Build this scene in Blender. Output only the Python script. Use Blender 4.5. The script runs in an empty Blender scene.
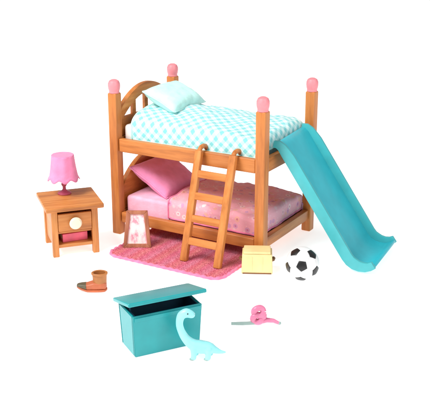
import bpy, bmesh, math, random
from mathutils import Vector, Matrix, noise
random.seed(7)
S = 0.01                      # the script is written in centimetres, the scene is in metres
SC = bpy.context.scene
COL = SC.collection
PI = math.pi
R = math.radians

# ------------------------------------------------------------------ materials
def lin(c):
    def f(v):
        v /= 255.0
        return v / 12.92 if v <= 0.04045 else ((v + 0.055) / 1.055) ** 2.4
    return (f(c[0]), f(c[1]), f(c[2]), 1.0)

class Mat:
    def __init__(self, name, rough=0.5, spec=0.4, coat=0.0):
        self.m = bpy.data.materials.new(name); self.m.use_nodes = True
        self.t = self.m.node_tree
        self.b = self.t.nodes['Principled BSDF']
        self.b.inputs['Roughness'].default_value = rough
        self.b.inputs['Specular IOR Level'].default_value = spec
        self.b.inputs['Coat Weight'].default_value = coat
        self.b.inputs['Coat Roughness'].default_value = 0.25
    def n(self, kind, **kw):
        x = self.t.nodes.new(kind)
        for k, v in kw.items(): setattr(x, k, v)
        return x
    def link(self, a, b): self.t.links.new(a, b)
    def coords(self, scale=(100, 100, 100), src='Object', rot=(0, 0, 0)):
        tc = self.n('ShaderNodeTexCoord'); mp = self.n('ShaderNodeMapping')
        mp.inputs['Scale'].default_value = scale
        mp.inputs['Rotation'].default_value = rot
        self.link(tc.outputs[src], mp.inputs['Vector'])
        return mp.outputs['Vector']
    def noise(self, vec, scale, detail=4, rough=0.55):
        x = self.n('ShaderNodeTexNoise'); x.inputs['Scale'].default_value = scale
        x.inputs['Detail'].default_value = detail; x.inputs['Roughness'].default_value = rough
        self.link(vec, x.inputs['Vector']); return x.outputs['Fac']
    def ramp(self, fac, stops, interp='LINEAR'):
        x = self.n('ShaderNodeValToRGB'); e = x.color_ramp.elements; x.color_ramp.interpolation = interp
        while len(e) < len(stops): e.new(0.5)
        for k, (p, c) in enumerate(stops): e[k].position = p; e[k].color = c if len(c) == 4 else lin(c)
        self.link(fac, x.inputs['Fac']); return x.outputs['Color']
    def mix(self, fac, a, b, mode='MIX'):
        x = self.n('ShaderNodeMix', data_type='RGBA', blend_type=mode)
        for sock, v in ((x.inputs['Factor'], fac), (x.inputs['A'], a), (x.inputs['B'], b)):
            if hasattr(v, 'is_output'): self.link(v, sock)
            elif isinstance(v, (int, float)): sock.default_value = v
            else: sock.default_value = v if len(v) == 4 else lin(v)
        return x.outputs['Result']
    def math(self, op, a, b=0.0):
        x = self.n('ShaderNodeMath', operation=op)
        for k, v in enumerate((a, b)):
            if hasattr(v, 'is_output'): self.link(v, x.inputs[k])
            else: x.inputs[k].default_value = v
        return x.outputs['Value']
    def color(self, c): self.link(c, self.b.inputs['Base Color'])
    def bump(self, h, strength=0.3, dist=0.0006):
        x = self.n('ShaderNodeBump'); x.inputs['Strength'].default_value = strength
        x.inputs['Distance'].default_value = dist
        self.link(h, x.inputs['Height']); self.link(x.outputs['Normal'], self.b.inputs['Normal'])

def wood(name, axis, dark, mid, light):
    """toy wood with the grain running along one local axis"""
    m = Mat(name, 0.42, 0.4, 0.12)
    sc = [140, 140, 140]; sc[axis] = 14
    v = m.coords(tuple(sc))
    g = m.noise(v, 1.0, 6, 0.6)
    sc2 = [30, 30, 30]; sc2[axis] = 6
    w = m.noise(m.coords(tuple(sc2)), 1.0, 2)
    c = m.ramp(g, [(0.28, dark), (0.5, mid), (0.74, light)])
    c2 = m.mix(m.math('MULTIPLY', w, 0.35), c, m.ramp(w, [(0.3, dark), (0.7, light)]))
    m.color(c2); m.bump(g, 0.25, 0.0004)
    r = m.n('ShaderNodeMapRange'); m.link(g, r.inputs['Value'])
    r.inputs['To Min'].default_value = 0.34; r.inputs['To Max'].default_value = 0.56
    m.link(r.outputs['Result'], m.b.inputs['Roughness'])
    return m.m
WD, WM, WL = (146, 78, 30), (194, 116, 52), (216, 146, 80)
WOOD = [wood('toy_wood_grain_%s' % a, k, WD, WM, WL) for k, a in enumerate('xyz')]
OAK = [wood('honey_wood_grain_%s' % a, k, (148, 82, 32), (196, 122, 58), (220, 154, 90)) for k, a in enumerate('xyz')]

def plastic(name, c, rough=0.38, var=0.10, spec=0.45, coat=0.15):
    m = Mat(name, rough, spec, coat)
    v = m.coords((100, 100, 100))
    n1 = m.noise(v, 0.6, 3); n2 = m.noise(v, 9.0, 5, 0.65)
    d = tuple(int(x * (1 - var)) for x in c); l = tuple(min(255, int(x * (1 + var * 0.7))) for x in c)
    m.color(m.ramp(n1, [(0.3, d), (0.7, l)])); m.bump(n2, 0.12, 0.0003)
    r = m.n('ShaderNodeMapRange'); m.link(n2, r.inputs['Value'])
    r.inputs['To Min'].default_value = rough - 0.07; r.inputs['To Max'].default_value = rough + 0.1
    m.link(r.outputs['Result'], m.b.inputs['Roughness'])
    return m.m

def fabric_finish(m, weave_src='Object', k=1.0):
    v = m.coords((100, 100, 100))
    fine = m.noise(v, 14 * k, 3, 0.7); fold = m.noise(v, 1.1, 3)
    h = m.math('ADD', m.math('MULTIPLY', fine, 0.35), fold)
    m.bump(h, 0.55, 0.0011)
    m.b.inputs['Sheen Weight'].default_value = 0.25
    m.b.inputs['Sheen Roughness'].default_value = 0.5

def cloth(name, c, var=0.14):
    m = Mat(name, 0.92, 0.12)
    v = m.coords((100, 100, 100)); n1 = m.noise(v, 0.9, 4)
    d = tuple(int(x * (1 - var)) for x in c); l = tuple(min(255, int(x * (1 + var * 0.5))) for x in c)
    m.color(m.ramp(n1, [(0.3, d), (0.7, l)])); fabric_finish(m); return m.m

def gingham(name, base, half, full, period):
    """diagonal check on the cloth's own unrolled UVs (in cm)"""
    m = Mat(name, 0.92, 0.12)
    v = m.coords((1, 1, 1), 'UV', (0, 0, R(40)))
    sp = m.n('ShaderNodeSeparateXYZ'); m.link(v, sp.inputs[0])
    def stripe(o):
        f = m.math('FRACT', m.math('MULTIPLY', o, 1.0 / period))
        a = m.math('ABSOLUTE', m.math('SUBTRACT', f, 0.5))
        r = m.n('ShaderNodeMapRange'); m.link(a, r.inputs['Value'])
        r.inputs['From Min'].default_value = 0.23; r.inputs['From Max'].default_value = 0.28
        return r.outputs['Result']
    s = m.math('MULTIPLY', m.math('ADD', stripe(sp.outputs['X']), stripe(sp.outputs['Y'])), 0.5)
    c = m.ramp(s, [(0.0, base), (0.5, half), (1.0, full)])
    n1 = m.noise(m.coords((100, 100, 100)), 1.5, 4)
    m.color(m.mix(0.25, c, m.ramp(n1, [(0.3, (150, 205, 205)), (0.7, (250, 255, 255))]), 'MULTIPLY'))
    fabric_finish(m); return m.m

def patchwork(name):
    """small mixed pink, lilac and peach print"""
    m = Mat(name, 0.92, 0.12)
    v = m.coords((1, 1, 1), 'UV')
    wob_ = m.n('ShaderNodeTexNoise'); wob_.inputs['Scale'].default_value = 2.5; m.link(v, wob_.inputs['Vector'])
    vv = m.mix(0.12, v, wob_.outputs['Color'], 'ADD')
    def spots(scale, size, soft):
        x = m.n('ShaderNodeTexVoronoi'); x.inputs['Scale'].default_value = scale; m.link(vv, x.inputs['Vector'])
        r = m.n('ShaderNodeMapRange'); m.link(x.outputs['Distance'], r.inputs['Value'])
        r.inputs['From Min'].default_value = size; r.inputs['From Max'].default_value = size + soft
        r.inputs['To Min'].default_value = 1; r.inputs['To Max'].default_value = 0
        return r.outputs['Result'], x.outputs['Color']
    f1, c1 = spots(1.35, 0.36, 0.05); f2, _ = spots(1.35, 0.13, 0.05); f3, _ = spots(3.1, 0.2, 0.06)
    sp = m.n('ShaderNodeSeparateColor'); m.link(c1, sp.inputs[0])
    petal = m.ramp(sp.outputs[0], [(0.0, (244, 196, 202)), (0.34, (206, 150, 190)), (0.58, (240, 178, 152)), (0.8, (250, 222, 220))], 'CONSTANT')
    base = m.mix(m.math('MULTIPLY', f3, 0.5), (243, 172, 186), (252, 210, 214))
    c2 = m.mix(m.math('MULTIPLY', f1, 0.75), base, petal)
    c2 = m.mix(m.math('MULTIPLY', f2, 0.75), c2, (198, 96, 130))
    m.color(c2); fabric_finish(m); return m.m

def rug_mat(name):
    m = Mat(name, 0.96, 0.08)
    v = m.coords((100, 100, 100))
    sp = m.n('ShaderNodeSeparateXYZ'); m.link(v, sp.inputs[0])
    w = m.noise(v, 2.0, 4)
    f = m.math('FRACT', m.math('ADD', m.math('MULTIPLY', sp.outputs['X'], 0.42), m.math('MULTIPLY', w, 0.22)))
    c = m.ramp(f, [(0.0, (250, 128, 160)), (0.3, (253, 158, 184)), (0.5, (250, 128, 148)), (0.75, (253, 152, 158)), (1.0, (250, 128, 160))])
    pile = m.noise(v, 20, 3, 0.7)
    m.color(m.mix(0.4, c, m.ramp(pile, [(0.3, (215, 215, 215)), (0.7, (255, 255, 255))]), 'MULTIPLY'))
    m.bump(m.math('ADD', pile, m.math('MULTIPLY', w, 0.5)), 0.8, 0.0012)
    m.b.inputs['Sheen Weight'].default_value = 0.3
    return m.m

def picture_mat(name):
    m = Mat(name, 0.3, 0.4, 0.3)
    v = m.coords((100, 100, 100))
    n1 = m.noise(m.coords((100, 100, 55), 'Object', (0, 0.5, 0)), 1.25, 4, 0.6)
    m.color(m.ramp(n1, [(0.3, (255, 240, 228)), (0.46, (250, 216, 216)), (0.56, (228, 140, 158)), (0.64, (246, 200, 206)), (0.8, (255, 238, 226))]))
    return m.m

FINIAL = plastic('pink_finial_paint', (230, 136, 144), 0.45)
SLIDE = plastic('turquoise_slide_plastic', (50, 180, 195), 0.34, 0.035)
SLIDE_EDGE = plastic('pale_turquoise_wall_plastic', (66, 170, 176), 0.36, 0.04)
CHEST = plastic('teal_chest_paint', (14, 150, 154), 0.36, 0.035)
CHEST_IN = plastic('dark_teal_inner_shade', (10, 60, 84), 0.7, 0.1)  # shade of the chest opening put into the colour; hinges and stay share it
SHADE = cloth('pink_lamp_shade_cloth', (238, 140, 180), 0.06)
LAMPBASE = plastic('rose_lamp_base', (178, 78, 104), 0.4)
WHITE = cloth('white_sheet_cloth', (246, 240, 236), 0.05)
PINKSHEET = cloth('pale_pink_sheet_cloth', (246, 190, 214), 0.07)
MINT = cloth('mint_pillow_cloth', (196, 240, 234), 0.07)
PINKP = cloth('pink_pillow_cloth', (253, 156, 200), 0.06)
GING = gingham('aqua_check_cloth', (232, 248, 246), (188, 232, 232), (134, 210, 214), 0.8)
PATCH = patchwork('pink_print_cloth')
RUG = rug_mat('pink_rug_pile')
TRIM = cloth('rose_rug_trim', (240, 130, 168), 0.12)
PIC = picture_mat('pink_picture_print')
FRAME = wood('dark_frame_wood', 2, (124, 70, 48), (168, 102, 74), (190, 128, 98))
YEL = plastic('cream_yellow_paint', (236, 208, 148), 0.5, 0.05)
YELD = plastic('brown_handle_and_shade', (120, 78, 40), 0.5)
BALLW = plastic('white_ball_leather', (226, 226, 226), 0.42, 0.04)
BALLB = plastic('black_ball_leather', (16, 16, 18), 0.4, 0.2)
BOOK = plastic('rose_book_cover', (232, 96, 120), 0.5)
PAPER = plastic('cream_page_paper', (250, 240, 220), 0.8, 0.04)
KNOB = plastic('ivory_knob_paint', (236, 226, 198), 0.4, 0.03)
DINO = plastic('pale_mint_toy_plastic', (148, 222, 226), 0.4, 0.06)
GREY = plastic('grey_green_stick', (142, 164, 158), 0.5)
ROSE = plastic('rose_toy_plastic', (216, 122, 156), 0.38)
SHOE = plastic('tan_shoe_leather', (176, 112, 58), 0.55, 0.12)
SOLE = plastic('russet_shoe_sole', (184, 98, 62), 0.6, 0.12)
TOE = plastic('dark_shoe_toe', (92, 84, 62), 0.5, 0.15)
BLACK = plastic('black_eye', (20, 20, 24), 0.25)

# ------------------------------------------------------------------ mesh building
class MB:
    def __init__(self): self.bm = bmesh.new(); self.uv = None
    def _add(self, bm2, M=None):
        if M is not None: bm2.transform(M)
        me = bpy.data.meshes.new('tmp'); bm2.to_mesh(me); bm2.free()
        self.bm.from_mesh(me); bpy.data.meshes.remove(me); return self
    def box(self, c, s, rot=None, bev=0.08, seg=3, taper=None):
        b = bmesh.new(); bmesh.ops.create_cube(b, size=1)
        for v in b.verts:
            v.co = Vector((v.co.x * s[0], v.co.y * s[1], v.co.z * s[2]))
            if taper and v.co.z < 0: v.co.x *= taper[0]; v.co.y *= taper[1]
        if bev: bmesh.ops.bevel(b, geom=b.edges[:], offset=bev, segments=seg, profile=0.6, affect='EDGES')
        M = Matrix.Translation(Vector(c))
        if rot is not None: M = M @ rot
        return self._add(b, M)
    def prism(self, poly, y0, y1, M=None, bev=0.08):
        """polygon in the x-z plane pushed from y0 to y1"""
        b = bmesh.new()
        A = [b.verts.new((p[0], y0, p[1])) for p in poly]
        f = b.faces.new(A)
        r = bmesh.ops.extrude_face_region(b, geom=[f])
        for v in r['geom']:
            if isinstance(v, bmesh.types.BMVert): v.co.y = y1
        bmesh.ops.recalc_face_normals(b, faces=b.faces)
        if bev:
            ed = [e for e in b.edges if len(e.link_faces) == 2 and e.calc_face_angle(0) > 0.6]
            bmesh.ops.bevel(b, geom=ed, offset=bev, segments=2, profile=0.6, affect='EDGES')
        return self._add(b, M)
    def lathe(self, prof, M=None, seg=40, wave=None):
        b = bmesh.new(); rings = []
        for k, (r, z) in enumerate(prof):
            ring = []
            for i in range(seg):
                a = 2 * PI * i / seg
                rr, zz = (r, z) if wave is None else wave(k, a, r, z)
                ring.append(b.verts.new((rr * math.cos(a), rr * math.sin(a), zz)))
            rings.append(ring)
        for p, q in zip(rings, rings[1:]):
            for i in range(seg):
                j = (i + 1) % seg; b.faces.new((p[i], p[j], q[j], q[i]))
        for ring, fl in ((rings[0], True), (rings[-1], False)):
            if prof[0 if fl else -1][0] > 1e-4 and wave is None: b.faces.new(ring[::-1] if fl else ring)
        bmesh.ops.remove_doubles(b, verts=b.verts, dist=1e-5)
        bmesh.ops.recalc_face_normals(b, faces=b.faces)
        return self._add(b, M)
    def tube(self, path, rad, seg=12, M=None, flat=1.0):
        b = bmesh.new(); rings = []; n = len(path)
        P = [Vector(p) for p in path]; up = Vector((0, 0, 1))
        for k in range(n):
            t = (P[min(k + 1, n - 1)] - P[max(k - 1, 0)]).normalized()
            a = t.cross(up)
            if a.length < 0.1: a = t.cross(Vector((1, 0, 0)))
            a.normalize(); c = a.cross(t).normalized()
            r = rad[k] if isinstance(rad, (list, tuple)) else rad
            rings.append([b.verts.new(P[k] + a * r * math.cos(2 * PI * i / seg) + c * r * flat * math.sin(2 * PI * i / seg)) for i in range(seg)])
        for p, q in zip(rings, rings[1:]):
            for i in range(seg):
                j = (i + 1) % seg; b.faces.new((p[i], p[j], q[j], q[i]))
        b.faces.new(rings[0][::-1]); b.faces.new(rings[-1])
        bmesh.ops.recalc_face_normals(b, faces=b.faces)
        return self._add(b, M)
    def ball(self, c, r, s=(1, 1, 1), sub=4):
        b = bmesh.new(); bmesh.ops.create_icosphere(b, subdivisions=sub, radius=r)
        return self._add(b, Matrix.Translation(Vector(c)) @ Matrix.Diagonal((s[0], s[1], s[2], 1)))
    def surf(self, fn, nu, nv, uvfn=None, close=False):
        uvl = self.bm.loops.layers.uv.verify() if uvfn else None
        g = [[self.bm.verts.new(fn(i / nu, j / nv)) for j in range(nv + 1)] for i in range(nu + 1)]
        for i in range(nu):
            for j in range(nv):
                f = self.bm.faces.new((g[i][j], g[i + 1][j], g[i + 1][j + 1], g[i][j + 1]))
                if uvl:
                    for l, (a, c) in zip(f.loops, ((i, j), (i + 1, j), (i + 1, j + 1), (i, j + 1))):
                        l[uvl].uv = uvfn(a / nu, c / nv)
        return self
    def build(self, name, mat, parent=None, loc=(0, 0, 0), rotz=0.0, angle=35, thick=None):
        me = bpy.data.meshes.new(name)
        for v in self.bm.verts: v.co *= S
        self.bm.to_mesh(me); self.bm.free()
        for m in (mat if isinstance(mat, (list, tuple)) else [mat]): me.materials.append(m)
        for p in me.polygons: p.use_smooth = True
        me.set_sharp_from_angle(angle=R(angle))
        o = bpy.data.objects.new(name, me); COL.objects.link(o)
        o.location = Vector(loc) * S; o.rotation_euler = (0, 0, rotz)
        if parent: o.parent = parent
        if thick:
            md = o.modifiers.new('thickness', 'SOLIDIFY'); md.thickness = thick * S; md.offset = -1
        return o

def thing(name, label, cat, loc=(0, 0, 0), rotz=0.0, group=None):
    o = bpy.data.objects.new(name, None); COL.objects.link(o)
    o.empty_display_size = 0.01
    o.location = Vector(loc) * S; o.rotation_euler = (0, 0, rotz)
    return tag(o, label, cat, group)
def tag(o, label, cat, group=None):
    o['label'] = label; o['category'] = cat
    if group: o['group'] = group
    return o
def ry(a): return Matrix.Rotation(a, 4, 'Y')
def rx(a): return Matrix.Rotation(a, 4, 'X')
def rz(a): return Matrix.Rotation(a, 4, 'Z')
def T(*c): return Matrix.Translation(Vector(c))
def wob(p, s, k=0): return noise.noise(Vector((p[0] * s + 13.1 * k, p[1] * s - 7.7 * k, p[2] * s + 3.3 * k)))

# ------------------------------------------------------------------ camera
AZ, EL = 0.5287, 0.3205
CAM = Vector((57.58, -77.08, 35.35))
FWD = Vector((-math.cos(EL) * math.sin(AZ), math.cos(EL) * math.cos(AZ), -math.sin(EL)))
RIGHT = FWD.cross(Vector((0, 0, 1))).normalized(); UP = RIGHT.cross(FWD).normalized()
cd = bpy.data.cameras.new('camera'); cam = bpy.data.objects.new('camera', cd); COL.objects.link(cam)
cam.matrix_world = Matrix(((RIGHT.x, UP.x, -FWD.x, CAM.x * S), (RIGHT.y, UP.y, -FWD.y, CAM.y * S), (RIGHT.z, UP.z, -FWD.z, CAM.z * S), (0, 0, 0, 1)))
cd.sensor_fit = 'HORIZONTAL'; cd.sensor_width = 36; cd.lens = 900 / 430 * 36
cd.clip_start = 0.02; cd.clip_end = 60
SC.camera = cam
FACE = AZ                       # turning a thing by this much about z makes its front face the camera

# ------------------------------------------------------------------ floor, light
def floor():
    m = Mat('white_floor_added_glow', 0.6, 0.2)
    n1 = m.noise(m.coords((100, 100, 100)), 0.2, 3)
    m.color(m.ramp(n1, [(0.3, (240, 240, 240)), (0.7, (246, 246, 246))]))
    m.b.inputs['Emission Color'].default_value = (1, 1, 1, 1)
    m.b.inputs['Emission Strength'].default_value = 0.62  # added self-glow keeps the floor white and weakens the shadows
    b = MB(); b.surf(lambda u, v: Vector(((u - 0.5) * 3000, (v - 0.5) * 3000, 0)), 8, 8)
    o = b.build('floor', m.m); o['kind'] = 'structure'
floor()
w = bpy.data.worlds.new('World'); SC.world = w; w.use_nodes = True
w.node_tree.nodes['Background'].inputs['Color'].default_value = (1.0, 0.99, 0.985, 1)
w.node_tree.nodes['Background'].inputs['Strength'].default_value = 0.42
def lamp(name, loc, target, size, power, col=(1, 1, 1)):
    d = bpy.data.lights.new(name, 'AREA'); d.shape = 'SQUARE'; d.size = size * S; d.energy = power; d.color = col
    o = bpy.data.objects.new(name, d); COL.objects.link(o)
    o.location = Vector(loc) * S
    o.rotation_euler = (Vector(target) - Vector(loc)).to_track_quat('-Z', 'Y').to_euler()
lamp('key_softbox', (-25, -75, 110), (12, 0, 4), 60, 22, (1, 0.985, 0.96))
lamp('fill_softbox', (120, -40, 70), (14, 0, 5), 80, 5.5, (0.97, 0.99, 1))
SC.view_settings.view_transform = 'Standard'; SC.view_settings.look = 'None'
SC.view_settings.exposure = 0; SC.view_settings.gamma = 1

# ------------------------------------------------------------------ bunk bed
L, D = 18.0, 11.56
bed = thing('bunk_bed', 'orange brown wooden bunk bed with four pink topped posts', 'bunk bed')
for x in (0, L):
    for y in (0, D):
        pm = MB().box((0, 0, 8.0), (1.08, 1.08, 16.0), bev=0.16).build('post', WOOD[2], bed, (x, y, 0))
        MB().lathe([(0.0, 15.98), (0.53, 15.98), (0.58, 16.04), (0.55, 16.13), (0.565, 16.26), (0.62, 16.45), (0.655, 16.75), (0.64, 17.03), (0.52, 17.3), (0.28, 17.44), (0.0, 17.47)]
                   ).build('finial', FINIAL, pm)
def side_rail(y, z0, z1):
    return MB().box((L / 2, y, (z0 + z1) / 2), (L - 1.25, 0.66, z1 - z0), bev=0.12).build('side_rail', WOOD[0], bed)
side_rail(0, 9.6, 11.05); side_rail(D, 9.6, 11.05)
side_rail(0, 1.45, 2.6); side_rail(D, 1.45, 2.6)
for z0, z1 in ((9.6, 11.05), (1.45, 2.6)):
    for x in (0, L):
        MB().box((x, D / 2, (z0 + z1) / 2), (0.66, D - 1.25, z1 - z0), bev=0.12).build('end_rail', WOOD[1], bed)
    MB().box((L / 2, D / 2, z0 + 0.42), (L - 0.75, D - 0.75, 0.3), bev=0.05).build('bed_board', WOOD[0], bed)
def headboard(z0, ze, zm, slot=None):
    n = 24; y0, y1 = 0.62, D - 0.62
    def top(k): return ze + (zm - ze) * math.sin(PI * k / n) ** 0.8
    ys = [y0 + (y1 - y0) * k / n for k in range(n + 1)]
    M = rz(PI / 2)
    b = MB()
    if slot is None:
        poly = [(y0, z0)] + [(y1, z0)] + [(ys[k], top(k)) for k in range(n, -1, -1)]
        b.prism(poly, -0.3, 0.3, M, 0.1)
    else:
        arch = [(ys[k], top(k)) for k in range(n, -1, -1)]
        low = [(ys[k], top(k) - slot * (1.25 - 0.25 * math.sin(PI * k / n))) for k in range(n + 1)]
        b.prism(low + arch, -0.3, 0.3, M, 0.1)
        b.box((0, D / 2, (z0 + 13.1) / 2), (0.5, y1 - y0, 13.1 - z0), bev=0.1)
        for yy in (3.4, D / 2, D - 3.4):
            kk = (yy - y0) / (y1 - y0) * n
            b.box((0, yy, (12.9 + top(kk) - slot + 0.15) / 2), (0.4, 0.6, top(kk) - slot + 0.15 - 12.9), bev=0.08)
    return b.build('headboard', WOOD[1], bed)
headboard(11.1, 13.9, 16.3, 1.15)
headboard(2.65, 5.2, 8.2)

# ---- bedding
def fold(d, r):
    """flat, then round an edge of radius r, then straight down: (run, drop)"""
    if d <= 0: return d, 0.0
    q = r * PI / 2
    if d < q: return r * math.sin(d / r), r * (1 - math.cos(d / r))
    return r, r + d - q
def blanket(name, mat, x0, x1, y0, y1, z, of, ob, oe, puff, seed, label, hem_mat):
    r = 0.55
    def f(u, v):
        s = x0 + u * (x1 - x0 + oe); t = y0 - of + v * (y1 - y0 + of + ob)
        ax, dx = fold(s - (x1 - r), r)
        x = x1 - r + ax
        if t < (y0 + y1) / 2: a, dy = fold((y0 + r) - t, r); y = y0 + r - a
        else: a, dy = fold(t - (y1 - r), r); y = y1 - r + a
        drop = max(dx, dy) + 0.25 * min(dx, dy)
        k = 1.0 if drop < 0.05 else max(0.0, 1 - drop / 1.2)
        ctr = math.sin(PI * min(1, max(0, (y - y0) / (y1 - y0)))) ** 0.6
        zz = z - drop + k * (0.28 * wob((s, t, 0), 0.33, seed) + 0.14 * wob((s, t, 0), 0.9, seed + 3) + 0.07 * wob((s * 1.0, t * 0.45, 0), 1.9, seed + 8)) + puff(u) * ctr * k
        hem = min(1.0, drop / 1.2)
        if dy > 0.3: y += (-1 if t < (y0 + y1) / 2 else 1) * hem * 0.16 * wob((s, 0, 0), 0.8, seed + 5)
        if dx > 0.3: x += hem * 0.18 * (0.4 + wob((0, t, 0), 0.8, seed + 6))
        if u < 0.04: zz += 0.1 * math.sin(u / 0.04 * PI)
        return Vector((x, y, zz))
    def uv(u, v): return (u * (x1 - x0 + oe), v * (y1 - y0 + of + ob))
    o = MB().surf(f, 110, 90, uv).build(name, mat, angle=80, thick=0.14)
    edge = [(0.004, v / 60) for v in range(61)] + [(u / 60, 0.996) for u in range(1, 61)] + [(0.996, 1 - v / 60) for v in range(1, 61)] + [(1 - u / 60, 0.004) for u in range(1, 60)]
    MB().tube([f(u, v) for u, v in edge], 0.1, 8).build('hem', hem_mat, o, angle=80)
    return tag(o, label, 'blanket')
def mattress(z0, z1, mat, label):
    b = MB().box((L / 2 - 0.1, D / 2, (z0 + z1) / 2), (L - 1.5, D - 1.3, z1 - z0), bev=0.45, seg=5)
    o = b.build('mattress', mat)
    return tag(o, label, 'mattress')
mattress(10.2, 12.45, WHITE, 'white mattress on the upper bunk under the aqua checked blanket')
mattress(2.03, 4.35, PINKSHEET, 'pale pink mattress on the lower bunk under the printed blanket')
blanket('blanket', GING, 1.7, 17.45, 0.5, D - 0.5, 12.85, 1.75, 1.5, 1.2, lambda u: 1.25 * (1 - u) ** 0.7 + 0.15, 1,
        'white and aqua diagonal checked blanket on the upper bunk', MINT)
blanket('blanket', PATCH, 6.3, 17.5, 0.5, D - 0.5, 4.62, 1.75, 1.5, 1.75, lambda u: 0.45 * (1 - u), 9,
        'mixed pink and lilac printed blanket on the lower bunk', TRIM)
def pillow(mat, w, d, h, M, seed, label):
    b = bmesh.new(); bmesh.ops.create_cube(b, size=2)
    bmesh.ops.subdivide_edges(b, edges=b.edges[:], cuts=22, use_grid_fill=True)
    for v in b.verts:
        x, y, z = v.co
        sq = lambda q: 1 - abs(q) ** 3.2
        th = max(0.0, sq(x) * sq(y)) ** 0.55
        pinch = 1 - 0.07 * (1 - abs(x)) * abs(y) ** 2 - 0.0
        pin2 = 1 - 0.07 * (1 - abs(y)) * abs(x) ** 2
        v.co = Vector((x * w / 2 * pin2, y * d / 2 * pinch, z * h / 2 * (0.06 + 0.94 * th)))
        v.co.z += 0.10 * wob(v.co, 0.7, seed) * th + 0.07 * wob(v.co, 1.6, seed + 1) * th
        ang = math.atan2(y, x); rr = max(abs(x), abs(y))
        v.co.z += 0.10 * math.copysign(1, z) * rr ** 2 * (1 - rr ** 6) * noise.noise(Vector((math.cos(ang) * 5, math.sin(ang) * 5, seed))) * min(1, th * 2)
    m = MB(); m._add(b, M)
    o = m.build('pillow', mat, angle=80)
    rim = []
    for k in range(4):
        for i in range(24):
            q = -1 + 2 * i / 24
            x, y = ((q, -1), (1, q), (-q, 1), (-1, -q))[k]
            p = Vector((x * w / 2 * (1 - 0.07 * (1 - abs(y)) * abs(x) ** 2), y * d / 2 * (1 - 0.07 * (1 - abs(x)) * abs(y) ** 2), 0))
            rim.append(M @ p)
    rim.append(rim[0])
    MB().tube(rim, 0.1, 8).build('piping', mat, o, angle=80)
    return tag(o, label, 'pillow')
pillow(MINT, 4.5, 6.4, 2.2, T(3.7, D / 2 + 0.4, 14.85) @ ry(R(24)), 2, 'mint green pillow on the upper bunk')
pillow(PINKP, 5.6, 7.2, 2.2, T(2.95, D / 2 - 0.5, 5.85) @ ry(R(31)), 5, 'bright pink pillow on the lower bunk')

# ------------------------------------------------------------------ ladder
def ladder():
    t = thing('ladder', 'orange brown ladder hooked on the upper bunk with its feet on the pink rug', 'ladder', (11.15, 0, 0))
    top = Vector((0, -0.75, 11.3)); foot = Vector((0, -4.0, 0.2))
    ln = (top - foot).length; a = math.atan2(top.y - foot.y, top.z - foot.z)
    for x in (0, 4.0):
        c = (top + foot) / 2
        rail = MB().box((x, c.y, c.z), (0.78, 0.6, ln), rx(-a), 0.14).build('ladder_rail', WOOD[2], t)
        hk = [(x, -0.8, 11.0), (x, -0.72, 11.35), (x, -0.45, 11.55), (x, 0.0, 11.6), (x, 0.4, 11.5), (x, 0.62, 11.2), (x, 0.62, 10.8)]
        MB().tube([Vector(h) for h in hk], 0.24, 12).build('hook', WOOD[2], rail)
    for z in (2.3, 4.55, 6.8, 9.0):
        k = (z - foot.z) / (top.z - foot.z); p = foot.lerp(top, k)
        MB().box((2.0, p.y, p.z), (3.7, 0.5, 0.78), rx(-a), 0.13).build('rung', WOOD[0], t)
ladder()

# ------------------------------------------------------------------ slide
def slide():
    yaw = R(5)
    t = thing('slide', 'turquoise slide leaning from the foot of the upper bunk to the floor', 'slide', (18.75, 1.75, 0), yaw)
    key = [(-0.35, 12.35), (0.1, 12.28), (0.45, 11.98)]
    for k in range(17):
        q = k / 16; key.append((0.75 + q * 6.85, 11.5 - q * 10.1))
    key += [(8.0, 0.95), (8.5, 0.66), (9.1, 0.54), (9.7, 0.58), (10.2, 0.78), (10.6, 1.08)]
    W = 8.3
    P = [Vector((p[0], 0, p[1])) for p in key]
    def nrm(k):
        d = (P[min(k + 1, len(P) - 1)] - P[max(k - 1, 0)]).normalized(); return Vector((-d.z, 0, d.x))
    def strip(y0, y1, lo, hi, flare=None):
        b = bmesh.new(); rings = []
        for k, p in enumerate(P):
            n = nrm(k); l, h = lo, hi(k) if callable(hi) else hi
            fy = flare(k) if flare else 0
            rings.append([b.verts.new(p + n * l + Vector((0, y0 + fy, 0))), b.verts.new(p + n * l + Vector((0, y1 + fy, 0))),
                          b.verts.new(p + n * h + Vector((0, y1 + fy * 1.5, 0))), b.verts.new(p + n * h + Vector((0, y0 + fy * 1.5, 0)))])
        for p, q in zip(rings, rings[1:]):
            for i in range(4):
                j = (i + 1) % 4; b.faces.new((p[i], p[j], q[j], q[i]))
        b.faces.new(rings[0][::-1]); b.faces.new(rings[-1])
        bmesh.ops.recalc_face_normals(b, faces=b.faces)
        ed = [e for e in b.edges if len(e.link_faces) == 2 and e.calc_face_angle(0) > 0.9]
        bmesh.ops.bevel(b, geom=ed, offset=0.07, segments=2, profile=0.6, affect='EDGES')
        m = MB(); m._add(b); return m
    strip(0.2, W - 0.2, -0.28, 0.0).build('chute', SLIDE, t)
    def hi(k):
        n = len(P)
        return 0.85 * min(1.0, 0.45 + k * 0.14) * (1.0 if k < n - 5 else max(0.35, 1 - (k - n + 5) * 0.13))
    strip(-0.12, 0.22, -0.36, hi).build('side_wall', SLIDE_EDGE, t)
    strip(W - 0.22, W + 0.12, -0.36, hi).build('side_wall', SLIDE_EDGE, t)
    for k in range(3):                                    # moulded bars across the back of the chute
        q = 0.25 + 0.28 * k
        p = Vector((0.75 + q * 6.85, W / 2, 11.5 - q * 10.1)) + Vector((-0.83, 0, -0.56)) * 0.38
        MB().box(p, (0.3, W - 0.6, 0.3), ry(R(34)), 0.06).build('crossbar', SLIDE_EDGE, t)
slide()

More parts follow.
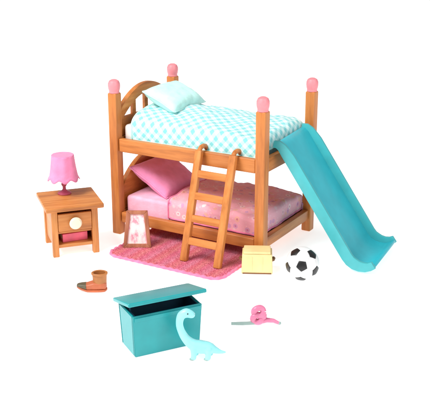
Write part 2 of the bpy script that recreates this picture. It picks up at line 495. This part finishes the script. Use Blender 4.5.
# ------------------------------------------------------------------ rug
def rug():
    x0, x1, y0, y1, rad = 3.0, 16.8, -6.4, 4.2, 1.3
    def outline(off, n=14):
        pts = []
        for cx, cy, a0 in ((x1 - rad, y1 - rad, 0), (x0 + rad, y1 - rad, 90), (x0 + rad, y0 + rad, 180), (x1 - rad, y0 + rad, 270)):
            for k in range(n + 1):
                a = R(a0 + 90 * k / n); pts.append((cx + (rad + off) * math.cos(a), cy + (rad + off) * math.sin(a)))
        return pts
    b = bmesh.new(); vs = [b.verts.new((x, y, 0.03)) for x, y in outline(0)]; f = b.faces.new(vs)
    r = bmesh.ops.extrude_face_region(b, geom=[f])
    for v in r['geom']:
        if isinstance(v, bmesh.types.BMVert): v.co.z = 0.2
    bmesh.ops.recalc_face_normals(b, faces=b.faces)
    rnd = random.Random(3)
    for _ in range(26000):
        px, py = rnd.uniform(x0 + 0.05, x1 - 0.05), rnd.uniform(y0 + 0.05, y1 - 0.05)
        qx, qy = max(0, abs(px - (x0 + x1) / 2) - ((x1 - x0) / 2 - rad)), max(0, abs(py - (y0 + y1) / 2) - ((y1 - y0) / 2 - rad))
        if math.hypot(qx, qy) > rad - 0.08: continue
        a = rnd.uniform(0, 2 * PI); hgt = rnd.uniform(0.06, 0.13); w = rnd.uniform(0.03, 0.055)
        tip = b.verts.new((px + rnd.gauss(0, 0.04), py + rnd.gauss(0, 0.04), 0.2 + hgt))
        tri = [b.verts.new((px + w * math.cos(a + k * 2.094), py + w * math.sin(a + k * 2.094), 0.195)) for k in range(3)]
        for k in range(3): b.faces.new((tri[k], tri[(k + 1) % 3], tip))
    m = MB(); m._add(b)
    o = m.build('rug', RUG); tag(o, 'pink striped rug with rounded corners lying partly under the bunk bed', 'rug')
    pts = outline(0.06, 14); dense = []
    for (ax, ay), (bx, by) in zip(pts, pts[1:] + pts[:1]):
        n = max(1, int(math.hypot(bx - ax, by - ay) / 0.12))
        dense += [(ax + (bx - ax) * k / n, ay + (by - ay) * k / n) for k in range(n)]
    path = []; acc = 0
    for k, (x, y) in enumerate(dense):
        px, py = dense[k - 1]; acc += math.hypot(x - px, y - py) if k else 0
        path.append((x, y, 0.16 + 0.02 * math.sin(acc * 8), 0.15 + 0.035 * math.sin(acc * 8)))
    path.append(path[0])
    MB().tube([p[:3] for p in path], [p[3] for p in path], 10).build('trim', TRIM, o)
rug()

# ------------------------------------------------------------------ picture frame
def picture_frame():
    t = thing('picture_frame', 'small brown framed pink picture standing in front of the left bed post', 'picture frame', (4.8, -3.3, 0.21), FACE)
    lean = rx(R(-14)); wb, wt, h, b = 3.0, 2.25, 4.0, 0.42
    def trap(o, y0, y1, zc=0.0):
        return [(-wb / 2 + o, o), (wb / 2 - o, o), (wt / 2 - o, h - o), (-wt / 2 + o, h - o)]
    out, inn = trap(0, 0, 0), trap(b, 0, 0)
    m = MB()
    for k in range(4):
        j = (k + 1) % 4
        m.prism([out[k], out[j], inn[j], inn[k]], -0.16, 0.2, lean, 0.05)
    m.build('frame', FRAME, t)
    MB().prism(trap(b - 0.1, 0, 0), 0.0, 0.15, lean, 0).build('picture', PIC, t)
    MB().box((0, 1.35, 1.3), (0.7, 0.12, 2.7), rx(R(18)), 0.04).build('easel_leg', FRAME, t)
picture_frame()

# ------------------------------------------------------------------ small cream box
def cream_box():
    t = thing('toy_box', 'pale cream yellow box with brown side handles standing before the right bed post', 'box', (18.65, -2.0, 0), FACE + R(-3))
    MB().box((0, 0, 1.05), (3.0, 2.0, 2.1), bev=0.12, taper=(1.05, 1.0)).build('box_body', YEL, t)
    MB().box((0, 0, 2.24), (2.7, 1.9, 0.26), bev=0.1).build('lid', YEL, t)
    MB().box((0, 0, 0.09), (2.9, 2.06, 0.16), bev=0.04).build('base', YELD, t)  # brown strip at the bottom edge stands in for the contact shadow
    for s in (-1, 1):
        MB().tube([(s * 1.45, -0.35, 1.25), (s * 1.66, -0.3, 1.32), (s * 1.72, 0, 1.36), (s * 1.66, 0.3, 1.32), (s * 1.45, 0.35, 1.25)], 0.13, 10).build('handle', YELD, t)
    for x in (-0.52, 0.52):
        MB().box((x, -1.0, 1.1), (0.1, 0.06, 1.5), bev=0.02).build('front_batten', YEL, t)
cream_box()

# ------------------------------------------------------------------ soccer ball
def soccer_ball():
    rad = 1.68; c = Vector((23.55, -1.75, rad))
    a = (CAM - c).normalized(); r = a.cross(Vector((0, 0, 1))) * -1; r.normalize(); u = a.cross(r).normalized()
    a = (a - u * 0.16 - r * 0.03).normalized(); r = (r - a * r.dot(a)).normalized(); u = a.cross(r).normalized()
    ico = [a, -a]
    zc, rc = 1 / math.sqrt(5), 2 / math.sqrt(5)
    for k in range(5):
        q = R(121 + 72 * k); ico.append(a * zc + (r * math.cos(q) + u * math.sin(q)) * rc)
        q += R(36); ico.append(-a * zc + (r * math.cos(q) + u * math.sin(q)) * rc)
    near = lambda i: [j for j in range(12) if j != i and ico[i].dot(ico[j]) > 0.3]
    def order(pts, cen):
        e = (pts[0] - cen * pts[0].dot(cen)).normalized(); f = cen.cross(e)
        return sorted(pts, key=lambda p: math.atan2(p.dot(f), p.dot(e)))
    polys = []
    for i in range(12):
        polys.append((order([ico[i].lerp(ico[j], 1 / 3) for j in near(i)], ico[i]), 1))
    for i in range(12):
        for j in near(i):
            for k in near(i):
                if i < j < k and k in near(j):
                    pts = []
                    for p, q in ((i, j), (j, k), (k, i)):
                        pts += [ico[p].lerp(ico[q], 1 / 3), ico[p].lerp(ico[q], 2 / 3)]
                    polys.append((order(pts, (ico[i] + ico[j] + ico[k]).normalized()), 0))
    b = bmesh.new(); NE, NR = 6, 7
    for pts, mi in polys:
        cen = sum(pts, Vector()) / len(pts)
        edge = []
        for p, q in zip(pts, pts[1:] + pts[:1]): edge += [p.lerp(q, k / NE) for k in range(NE)]
        rings = []
        for k in range(1, NR + 1):
            f = (0.2, 0.42, 0.62, 0.8, 0.91, 0.965, 1.0)[k - 1]
            rr = rad * (1.0 if k < 5 else (0.998, 0.992, 0.975)[k - 5])
            rings.append([b.verts.new((cen.lerp(p, f)).normalized() * rr) for p in edge])
        cv = b.verts.new(cen.normalized() * rad); n = len(edge)
        for i in range(n):
            f = b.faces.new((cv, rings[0][i], rings[0][(i + 1) % n])); f.material_index = mi
            for p, q in zip(rings, rings[1:]):
                f = b.faces.new((p[i], q[i], q[(i + 1) % n], p[(i + 1) % n])); f.material_index = mi
    bmesh.ops.recalc_face_normals(b, faces=b.faces)
    m = MB(); m._add(b)
    o = m.build('soccer_ball', [BALLW, BALLB], None, c, angle=60)
    tag(o, 'white soccer ball with black spots on the floor beside the slide', 'ball')
soccer_ball()

# ------------------------------------------------------------------ nightstand, book, lamp
NS = Vector((-1.75, -6.25, 0)); NSR = R(50)
def nightstand():
    t = thing('nightstand', 'orange brown nightstand with one drawer and an open shelf', 'nightstand', NS, NSR)
    W, Dp, H = 4.9, 5.2, 5.6
    for x in (-1, 1):
        for y in (-1, 1):
            MB().box((x * (W / 2 - 0.32), y * (Dp / 2 - 0.32), (H - 0.5) / 2), (0.66, 0.66, H - 0.5), bev=0.1).build('leg', OAK[2], t)
    MB().box((0, 0, H - 0.25), (W + 1.2, Dp + 1.0, 0.5), bev=0.16).build('tabletop', OAK[0], t)
    for s in (-1, 1):
        MB().box((s * (W / 2 - 0.3), 0, 2.95), (0.3, Dp - 1.2, 3.7), bev=0.05).build('side_panel', OAK[1], t)
    MB().box((0, Dp / 2 - 0.3, 2.95), (W - 1.2, 0.25, 3.7), bev=0.05).build('back_panel', OAK[0], t)
    MB().box((0, 0, 1.1), (W - 0.62, Dp - 0.5, 0.36), bev=0.06).build('shelf', OAK[0], t)
    MB().box((0, 0, 2.6), (W - 1.0, Dp - 0.6, 0.22), bev=0.04).build('divider', OAK[0], t)
    d = MB().box((0, -Dp / 2 + 0.16, 3.75), (W - 1.36, 0.34, 1.9), bev=0.1).build('drawer', OAK[0], t)
    MB().lathe([(0, 0), (0.26, 0), (0.24, 0.16), (0.58, 0.24), (0.66, 0.36), (0.5, 0.52), (0, 0.6)], T(0, -Dp / 2 - 0.0, 3.7) @ rx(R(90)), 24).build('knob', KNOB, d)
nightstand()
def book():
    t = thing('book', 'rose pink book lying on the open shelf of the nightstand', 'book', NS + Vector((0.1, -0.1, 1.29)), NSR + R(4))
    MB().box((0, -0.35, 0.075), (2.7, 2.3, 0.15), bev=0.04).build('cover', BOOK, t)
    MB().box((0, -0.35, 0.45), (2.55, 2.15, 0.58), bev=0.02).build('pages', PAPER, t)
    MB().box((0, -0.35, 0.83), (2.7, 2.3, 0.15), bev=0.04).build('cover', BOOK, t)
    MB().box((0, -1.5, 0.45), (2.7, 0.12, 0.9), bev=0.05).build('spine', BOOK, t)
book()
def table_lamp():
    t = thing('table_lamp', 'small lamp with a scalloped pink shade standing on the nightstand', 'lamp', NS + Vector((-1.35, 0.85, 5.61)))
    MB().lathe([(0, 0), (0.72, 0), (0.74, 0.1), (0.62, 0.22), (0.32, 0.34), (0.2, 0.5), (0, 0.5)], None, 32).build('base', LAMPBASE, t)
    MB().lathe([(0, 0.45), (0.18, 0.45), (0.17, 0.8), (0.3, 1.0), (0.3, 1.12), (0.17, 1.3), (0.15, 2.6), (0, 2.6)], None, 24).build('stem', LAMPBASE, t)
    prof = []
    for k in range(13):
        q = k / 12; prof.append((1.7 - 0.52 * q ** 0.5, 1.7 + 2.65 * q))
    def wave(k, a, r, z):
        q = k / 12
        return r * (1 + 0.03 * math.cos(8 * a) * (1 - 0.5 * q)), z - 0.16 * (1 - q) ** 3 * math.cos(8 * a)
    sh = MB().lathe(prof, None, 96, wave).build('shade', SHADE, t, angle=80, thick=0.08)
    MB().lathe([(0, 4.22), (1.13, 4.22), (1.19, 4.28), (1.14, 4.36), (0, 4.39)], None, 40).build('shade_cap', SHADE, t)
table_lamp()

# ------------------------------------------------------------------ slipper
def slipper():
    t = thing('slipper', 'small tan shoe with a dark pointed toe lying before the nightstand', 'shoe', (7.3, -14.35, 0), FACE + R(4))
    def sec(q):        # q 0 toe .. 1 heel : x, half width, sole height, top height
        x = -1.5 + 2.9 * q
        hw = 0.08 + 0.54 * math.sin(min(1, q * 1.35 + 0.04) * PI / 2) ** 0.62 - 0.22 * (max(0, q - 0.75) / 0.25) ** 2.5
        return x, hw
    n, s = 26, 20
    def loft(z0f, z1f, rng, grow=0.0):
        b = bmesh.new(); rings = []
        for k in range(n + 1):
            q = rng[0] + (rng[1] - rng[0]) * k / n; x, hw = sec(q); z0, z1 = z0f(q), z1f(q); hw += grow
            e = 0.3 if k in (0, n) else 0.8 if k in (1, n - 1) else 1
            rings.append([b.verts.new((x, hw * e * math.copysign(abs(math.cos(2 * PI * i / s)) ** 0.6, math.cos(2 * PI * i / s)),
                          (z0 + z1) / 2 + (z1 - z0) / 2 * (0.4 + 0.6 * e) * math.copysign(abs(math.sin(2 * PI * i / s)) ** 0.6, math.sin(2 * PI * i / s)))) for i in range(s)])
        for p, r_ in zip(rings, rings[1:]):
            for i in range(s): b.faces.new((p[i], p[(i + 1) % s], r_[(i + 1) % s], r_[i]))
        b.faces.new(rings[0][::-1]); b.faces.new(rings[-1]); bmesh.ops.recalc_face_normals(b, faces=b.faces)
        m = MB(); m._add(b); return m
    lift = lambda q: 0.32 * max(0, 0.35 - q) / 0.35
    loft(lambda q: lift(q), lambda q: lift(q) + 0.26, (0, 1), 0.07).build('sole', SOLE, t)
    loft(lambda q: lift(q) + 0.2, lambda q: lift(q) + 0.45 + 0.5 * min(1, q / 0.55), (0.26, 0.99)).build('upper', SOLE, t)
    loft(lambda q: lift(q) + 0.2, lambda q: lift(q) + 0.3 + 0.42 * (q / 0.3) ** 0.6, (0.0, 0.34), 0.05).build('toe_cap', TOE, t)
    prof = [(0.0, 0.75), (0.5, 0.75), (0.56, 0.8), (0.6, 1.65), (0.68, 1.72), (0.68, 1.86), (0.6, 1.92), (0.5, 1.86), (0.46, 1.0), (0, 1.0)]
    MB().lathe(prof, T(0.72, 0, 0) @ Matrix.Diagonal((1.16, 0.98, 0.98, 1)), 32).build('ankle_cuff', SHOE, t)
slipper()

# ------------------------------------------------------------------ toy chest
CH = R(56.5)
def chest():
    ax = Vector((math.cos(CH), math.sin(CH), 0)); ay = Vector((-math.sin(CH), math.cos(CH), 0))
    base = Vector((18.6, -23.5, 0)) + ax * 3.0 + ay * 1.45
    t = thing('toy_chest', 'teal toy chest with its lid propped partly open', 'chest', base, CH)
    wb, db, wt, dt, h, th = 5.85, 3.0, 6.2, 3.35, 3.75, 0.22
    m = MB()
    def wall(a0, a1, b0, b1, n):
        # slab between outer bottom a0-a1 and outer top b0-b1, thickness along -n
        b = bmesh.new(); n = Vector(n) * th
        P = [Vector(a0), Vector(a1), Vector(b1), Vector(b0)]
        o = [b.verts.new(p) for p in P]; i = [b.verts.new(p - n) for p in P]
        b.faces.new(o); b.faces.new(i[::-1])
        for k in range(4): b.faces.new((o[k], i[k], i[(k + 1) % 4], o[(k + 1) % 4]))
        bmesh.ops.recalc_face_normals(b, faces=b.faces)
        bmesh.ops.bevel(b, geom=b.edges[:], offset=0.07, segments=3, affect='EDGES')
        return MB()._add(b)
    e = 0.012
    wall((-wb / 2, -db / 2, 0.02), (wb / 2, -db / 2, 0.02), (-wt / 2, -dt / 2, h), (wt / 2, -dt / 2, h), (0, -1, 0)).build('front_panel', CHEST, t)
    wall((-wb / 2, db / 2, 0.02), (wb / 2, db / 2, 0.02), (-wt / 2, dt / 2, h), (wt / 2, dt / 2, h), (0, 1, 0)).build('back_panel', CHEST, t)
    for s in (-1, 1):
        wall((s * (wb / 2 - e), -db / 2 + th, 0.02), (s * (wb / 2 - e), db / 2 - th, 0.02), (s * (wt / 2 - e), -dt / 2 + th, h - e), (s * (wt / 2 - e), dt / 2 - th, h - e), (s, 0, 0)).build('side_panel', CHEST, t)
    i1, i2 = th + 0.03, th + 0.03
    for s in (-1, 1):  # dark liners added inside so the opening looks shaded
        wall((-wb / 2 + i1, s * (db / 2 - i1), 0.25), (wb / 2 - i1, s * (db / 2 - i1), 0.25), (-wt / 2 + i2, s * (dt / 2 - i2), h - 0.06), (wt / 2 - i2, s * (dt / 2 - i2), h - 0.06), (0, s * 0.4, 0)).build('shade_liner', CHEST_IN, t)
        wall((s * (wb / 2 - i1 - 0.02), -db / 2 + i1, 0.25), (s * (wb / 2 - i1 - 0.02), db / 2 - i1, 0.25), (s * (wt / 2 - i2 - 0.02), -dt / 2 + i2, h - 0.07), (s * (wt / 2 - i2 - 0.02), dt / 2 - i2, h - 0.07), (s * 0.4, 0, 0)).build('shade_liner', CHEST_IN, t)
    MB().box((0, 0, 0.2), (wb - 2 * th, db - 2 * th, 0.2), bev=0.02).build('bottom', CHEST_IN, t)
    MB().box((0, -dt / 2 - 0.01, h - 0.3), (wt - 0.3, 0.14, 0.34), bev=0.04).build('front_moulding', CHEST, t)
    ang = R(14)
    M = T(0, dt / 2 + 0.05, h + 0.1) @ rx(-ang)
    lid = MB()
    lid._add(MB().box((0, -dt / 2 - 0.1, 0.16), (wt + 0.75, dt + 0.45, 0.34), bev=0.13).bm, M)
    lo = lid.build('lid', CHEST, t)
    MB()._add(MB().box((0, -dt / 2 - 0.1, -0.02), (wt - 0.5, dt - 0.5, 0.1), bev=0.03).bm, M).build('shade_liner', CHEST_IN, lo)  # dark sheet paints the shade under the lid
    for x in (-2.2, 2.2):
        MB().tube([(x - 0.35, dt / 2 + 0.12, h - 0.02), (x + 0.35, dt / 2 + 0.12, h - 0.02)], 0.1, 10).build('hinge', CHEST_IN, t)
    MB().tube([(-wt / 2 + 0.35, -0.3, h - 0.5), (-wt / 2 + 0.35, -0.15, h + 0.85)], 0.08, 8).build('lid_stay', CHEST_IN, t)
chest()

# ------------------------------------------------------------------ toy dinosaur
def blended(chains, voxel, smooth):
    """one continuous surface grown around tapered chains of points"""
    m = MB()
    for ch in chains:
        P = [(Vector(c[:3]), c[3]) for c in ch]; n = len(P)
        for k in range(n - 1):
            a, b2 = P[max(k - 1, 0)][0], P[min(k + 2, n - 1)][0]; p, q = P[k], P[k + 1]
            st = max(2, int((q[0] - p[0]).length / 0.07))
            for i in range(st + 1):
                f = i / st
                c = 0.5 * ((2 * p[0]) + (q[0] - a) * f + (2 * a - 5 * p[0] + 4 * q[0] - b2) * f * f + (3 * p[0] - a - 3 * q[0] + b2) * f ** 3)
                m.ball(c, p[1] + (q[1] - p[1]) * f, sub=2)
    me = bpy.data.meshes.new('blend'); m.bm.to_mesh(me); m.bm.free()
    o = bpy.data.objects.new('blend', me); COL.objects.link(o)
    md = o.modifiers.new('r', 'REMESH'); md.mode = 'VOXEL'; md.voxel_size = voxel
    sm = o.modifiers.new('s', 'SMOOTH'); sm.factor = 0.5; sm.iterations = smooth
    nm = bpy.data.meshes.new_from_object(o.evaluated_get(bpy.context.evaluated_depsgraph_get()))
    b = bmesh.new(); b.from_mesh(nm)
    bpy.data.objects.remove(o); bpy.data.meshes.remove(me); bpy.data.meshes.remove(nm)
    r = MB(); r._add(b); return r
def dinosaur():
    t = thing('toy_dinosaur', 'pale mint long necked toy dinosaur standing against the teal chest', 'toy', (23.25, -20.75, 0), FACE)
    t.scale = (0.94, 0.94, 0.94)
    spine = [(-0.7, 0, 4.15, 0.33), (-1.15, 0, 4.3, 0.43), (-1.6, 0, 4.02, 0.38), (-1.75, 0, 3.3, 0.33), (-1.6, 0, 2.6, 0.34), (-1.2, 0, 1.85, 0.4), (-0.6, 0, 1.3, 0.52),
             (0.05, 0, 1.08, 0.62), (0.7, 0, 1.0, 0.55), (1.25, 0, 0.8, 0.34), (1.75, 0, 0.6, 0.2), (2.2, 0, 0.56, 0.1)]
    legs = []
    for x, y in ((-0.5, -0.36), (-0.3, 0.4), (0.75, -0.4), (0.95, 0.36)):
        legs.append([(x, y * 0.8, 0.95, 0.36), (x - 0.03, y * 1.1, 0.5, 0.26), (x - 0.04, y * 1.15, 0.24, 0.25)])
    for l in legs: l.append((l[-1][0] - 0.1, l[-1][1], 0.2, 0.2))
    blended([spine] + legs, 0.055, 10).build('body', DINO, t, angle=180)
    for l in legs:
        MB().ball((l[-2][0] - 0.12, l[-2][1], 0.1), 0.23, (1.15, 0.95, 0.42), 3).build('foot', GREY, t)
    for s in (-1, 1):
        MB().ball((-1.02, s * 0.37, 4.38), 0.065, sub=3).build('eye', BLACK, t)
        MB().ball((-0.43, s * 0.12, 4.2), 0.03, sub=2).build('nostril', GREY, t)
dinosaur()

# ------------------------------------------------------------------ pink bow toy on a stick
def wand():
    t = thing('toy_wand', 'pink looped toy on a thin grey green stick lying right of the chest', 'toy', (24.4, -13.0, 0), FACE + R(2))
    MB().tube([(-2.25, 0, 0.16), (-1.2, 0, 0.15), (0.1, 0, 0.2)], [0.13, 0.16, 0.15], 12).build('stick', GREY, t)
    MB().tube([(0.1, 0, 0.3), (0.9, 0, 0.45), (1.5, -0.05, 0.4), (2.05, -0.1, 0.14)], [0.24, 0.22, 0.19, 0.12], 12).build('tail', ROSE, t)
    MB().ball((2.02, -0.1, 0.17), 0.16, (1, 0.9, 0.9), 3).build('tail_tip', GREY, t)
    for cz, cx, rr in ((0.62, 0.05, 0.33), (1.26, 0.16, 0.36)):
        pts = [(cx + rr * 1.15 * math.cos(2 * PI * k / 28), 0.08 * math.sin(4 * PI * k / 28), cz + rr * math.sin(2 * PI * k / 28)) for k in range(29)]
        MB().tube(pts, 0.28, 14).build('loop', ROSE, t)
    MB().ball((0.55, 0, 0.85), 0.36, (1, 0.8, 1.1), 3).build('knot', ROSE, t)
wand()
